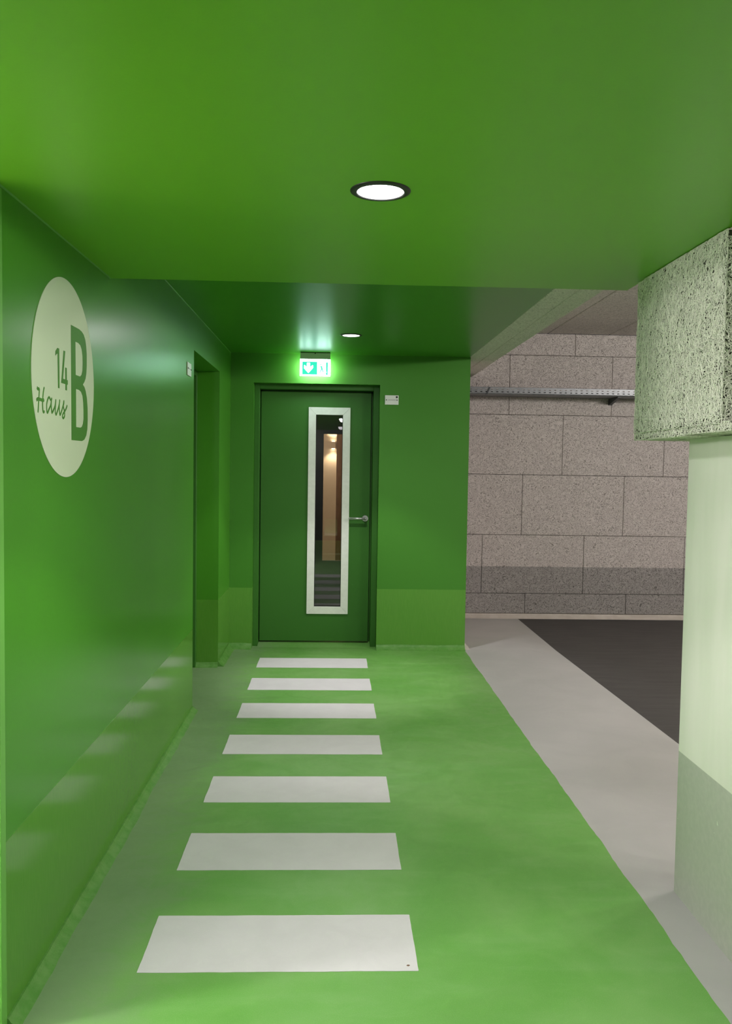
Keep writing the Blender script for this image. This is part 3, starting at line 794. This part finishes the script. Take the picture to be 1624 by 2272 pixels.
def build_house_sign():
    cy, cz, rad = 2.6523, 1.7081, 0.2998
    r = new('house_sign', (WX, cy, cz)); tag(r, 'large pale green disc on the left wall reading Haus 14 B', 'sign')
    circ = [(cy + rad*math.cos(2*math.pi*i/128), cz + rad*math.sin(2*math.pi*i/128)) for i in range(128)]
    obj('disc', flat_poly(circ, [], WX+0.0002, WX+0.0016), M_SIGN, r)
    xa, xb = WX+0.0017, WX+0.0023
    obj('letter', flat_poly(B_OUT, [B_IN1, B_IN2], xa, xb), M_LETTER, r)
    obj('digit', flat_poly(ONE, [], xa, xb), M_LETTER, r)
    obj('digit', flat_poly(FOUR, [], xa, xb), M_LETTER, r)
    for k, ss in enumerate((SH, SA, SU, SS)):
        bm = bmesh.new()
        for q, s in enumerate(ss): ribbon(bm, s, 0.0088 if k == 0 and q in (0, 3) else 0.0068, xa, xb + 0.0001*q)
        obj('letter', bm, M_LETTER, r)
build_house_sign()

# ------------------------------------------------------------------ exit sign
def build_exit():
    x0, x1, zt, zm, zb = -0.277, -0.041, C2, 2.285, 2.157; y = 6.66
    cx = (x0+x1)/2
    r = new('exit_sign', (cx, y+0.02, C2)); tag(r, 'lit green and white emergency exit sign hanging from the ceiling above the door', 'sign')
    obj('housing', bbox(x0+0.002, x1-0.002, y-0.004, y+0.045, zm, zt-0.004, 0.002), M_HOUS, r)
    bm = bmesh.new(); box(bm, x0+0.004, x1-0.004, y-0.0, y+0.04, zt-0.004, zt); obj('gasket', bm, M_BLACK, r)
    bm = bbox(cx-0.004, cx+0.004, y-0.0055, y-0.004, zt-0.012, zt-0.005, 0); obj('screw', bm, M_BLACK, r)
    bm = bbox(x0, x1, y+0.004, y+0.016, zb, zm-0.0005, 0.001, 1)
    obj('light_panel', bm, M_EB, r)
    yf = y+0.0035
    pl = obj('front_panel', bbox(x0, x1, yf-0.0015, yf, zb, zm-0.0005, 0), M_EW, r)
    # pictogram, proud by a hair: u,v in 0..1 of the panel
    def P(u, v): return (x0 + u*(x1-x0), yf-0.0016, zb + v*(zm-zb))
    def fill(bm, pts, d=-0.0006):
        prism(bm, [P(*q) for q in pts], (0, d, 0))
    # image numbers: panel spans 115..1490 px, 350..1085 px
    def q(px, py): return ((px-115)/1375, (1085-py)/735)
    bm = bmesh.new()
    # green left field cut around the white arrow
    arrow = [(430, 520), (455, 505), (550, 505), (572, 520), (572, 700), (690, 612), (712, 640), (712, 735), (500, 968), (300, 760), (300, 640), (320, 612), (428, 700)]
    L, T, Rr, B = 225, 465, 895, 1030
    left = [(L, T), (501, T), (501, 505), (455, 505), (430, 520), (428, 700), (320, 612), (300, 640), (300, 760), (500, 968), (500, B), (L, B)]
    right = [(501, T), (Rr, T), (Rr, B), (500, B), (500, 968), (712, 735), (712, 640), (690, 612), (572, 700), (572, 520), (550, 505), (501, 505)]
    fill(bm, [q(*p) for p in left]); fill(bm, [q(*p) for p in right])
    obj('arrow_field', bm, M_EG, r)
    bm = bmesh.new()
    door = [(1295, 480), (1372, 480), (1372, 1035), (1350, 1052), (1315, 1045), (1288, 1005), (1288, 950), (1325, 935), (1290, 860)]
    fill(bm, [q(*p) for p in door]); obj('doorway', bm, M_EG, r)
    bm = bmesh.new()
    fill(bm, [q(1045+26*math.cos(a*math.pi/8), 588+26*math.sin(a*math.pi/8)) for a in range(16)])
    fill(bm, [q(*p) for p in [(1040, 655), (1110, 655), (1140, 760), (1175, 885), (1280, 885), (1280, 912), (1150, 915), (1105, 815), (1015, 965), (985, 965), (1070, 790), (1070, 735), (1040, 690)]])
    fill(bm, [q(*p) for p in [(1040, 657), (1040, 690), (975, 745), (905, 745), (905, 728), (965, 725)]])
    fill(bm, [q(*p) for p in [(1110, 655), (1165, 655), (1220, 715), (1205, 725), (1155, 678), (1115, 680)]])
    fill(bm, [q(*p) for p in [(985, 1005), (1040, 1030), (1030, 1045), (980, 1020)]])
    obj('running_figure', bm, M_EG, r)
build_exit()

# ------------------------------------------------------------------ small wall plates
def plate(kind):
    if kind == 'back':
        x0, x1, z0, z1, y = 0.392, 0.500, 1.953, 2.027, BY
        r = new('wall_plate', ((x0+x1)/2, y, (z0+z1)/2)); tag(r, 'small white plate with a black corner square, on the back wall right of the door', 'sign')
        obj('plate', bbox(x0, x1, y-0.006, y-0.0002, z0, z1, 0.0015), M_PLATE, r)
        bm = bmesh.new(); box(bm, x0+0.026, x1-0.022, y-0.0068, y-0.0058, 1.9895, 1.9915); obj('line_mark', bm, M_BLACK, r)
        for xx in (x0+0.012, x1-0.012):
            bm = bmesh.new(); tube(bm, (xx, y-0.0055, 1.990), (xx, y-0.0078, 1.990), 0.0042, 16); obj('screw', bm, M_BLACK, r)
        bm = bmesh.new(); box(bm, x1-0.022, x1-0.007, y-0.0068, y-0.0058, 2.006, 2.020); obj('square_mark', bm, M_BLACK, r)
    else:
        y0, y1, z0, z1, x = 4.785, 4.903, 1.950, 2.022, WX
        r = new('wall_plate', (x, (y0+y1)/2, (z0+z1)/2)); tag(r, 'small shiny white plate on the left wall beside the dark doorway', 'sign')
        obj('plate', bbox(x+0.0002, x+0.006, y0, y1, z0, z1, 0.0015), M_PLATE, r)
        bm = bmesh.new(); box(bm, x+0.0058, x+0.0068, y0+0.016, y1-0.016, 1.9875, 1.9895); obj('line_mark', bm, M_BLACK, r)
        for yy in (y0+0.010, y1-0.010):
            bm = bmesh.new(); tube(bm, (x+0.0055, yy, 1.9885), (x+0.0085, yy, 1.9885), 0.0045, 16); obj('screw', bm, M_BLACK, r)
plate('back'); plate('left')

# ------------------------------------------------------------------ downlights
CORE = ((0, 1.0), (14, 0.98), (27, 0.62), (41, 1.0), (49, 0.48), (60, 0.27), (76, 0.19), (88.5, 0.15))
FARC = ((0, 1.0), (14, 0.95), (25, 0.45), (37, 0.62), (45, 0.20), (60, 0.08), (76, 0.045), (88.5, 0.03))
WIDE = ((0, 0.15), (40, 0.3), (55, 0.9), (72, 1.0), (88.5, 0.5))
def downlight(x, y, c, label, power, dist=CORE):
    r = new('downlight', (x, y, c)); tag(r, label, 'lamp', 'recessed ceiling downlights')
    bm = bmesh.new()
    lathe(bm, [(0.0572, c+0.002), (0.0568, c-0.0035), (0.0600, c-0.0052), (0.070, c-0.0035), (0.0738, c-0.0015), (0.0741, c-0.0002), (0.0741, c+0.0), ], x, y)
    obj('trim_ring', bm, M_BLACK, r, smooth=True)
    bm = bmesh.new()
    lathe(bm, [(0.0570, c-0.0030), (0.0550, c+0.004), (0.0535, c+0.012)], x, y); obj('reflector', bm, M_PLATE, r, smooth=True)
    bm = bmesh.new()
    rg = lathe(bm, [(0.0535, c+0.012), (0.050, c+0.013), (0.049, c+0.0155), (0.030, c+0.0175), (0.002, c+0.018)], x, y); bm.faces.new(rg[-1])
    obj('diffuser', bm, M_LED, r, smooth=True)
    l = bpy.data.lights.new('downlight_lamp', 'SPOT'); l.energy = power; l.color = (1.0, 0.925, 0.985)
    l.spot_size = math.radians(177); l.spot_blend = 0.08; l.shadow_soft_size = 0.045
    # light distribution of the fitting: bright core, brighter ring at about 41 degrees, weak wide spill
    l.use_nodes = True; nt = l.node_tree; em = nt.nodes['Emission']
    tc = nt.nodes.new('ShaderNodeTexCoord'); sp = nt.nodes.new('ShaderNodeSeparateXYZ'); ab = nt.nodes.new('ShaderNodeMath'); ab.operation = 'ABSOLUTE'
    rp = nt.nodes.new('ShaderNodeValToRGB'); rp.color_ramp.interpolation = 'EASE'
    nt.links.new(tc.outputs['Normal'], sp.inputs[0]); nt.links.new(sp.outputs[2], ab.inputs[0]); nt.links.new(ab.outputs[0], rp.inputs[0]); nt.links.new(rp.outputs[0], em.inputs['Strength'])
    st = sorted((math.cos(math.radians(a)), v) for a, v in dist)
    e = rp.color_ramp.elements
    e[0].position, e[1].position = st[0][0], st[-1][0]
    e[0].color = (st[0][1],)*3 + (1,); e[1].color = (st[-1][1],)*3 + (1,)
    for p_, v in st[1:-1]:
        k = e.new(p_); k.color = (v, v, v, 1)
    o = bpy.data.objects.new('downlight_lamp', l); C.objects.link(o); o.location = (x, y, c-0.008)
    o.parent = r; o.matrix_parent_inverse = Matrix.Translation(r.location).inverted()
downlight(*L1, C1, 'larger black ringed recessed downlight in the near green ceiling', P_NEAR)
downlight(*L2, C2, 'smaller looking black ringed downlight in the far ceiling beside the exit sign', P_FAR, FARC)
downlight(0.10, -0.20, C1, 'recessed downlight behind the viewer, in line with the others', P_BACK)
downlight(0.86, -0.40, C1, 'recessed downlight behind the viewer, on the drive side', P_DRIVE, WIDE)
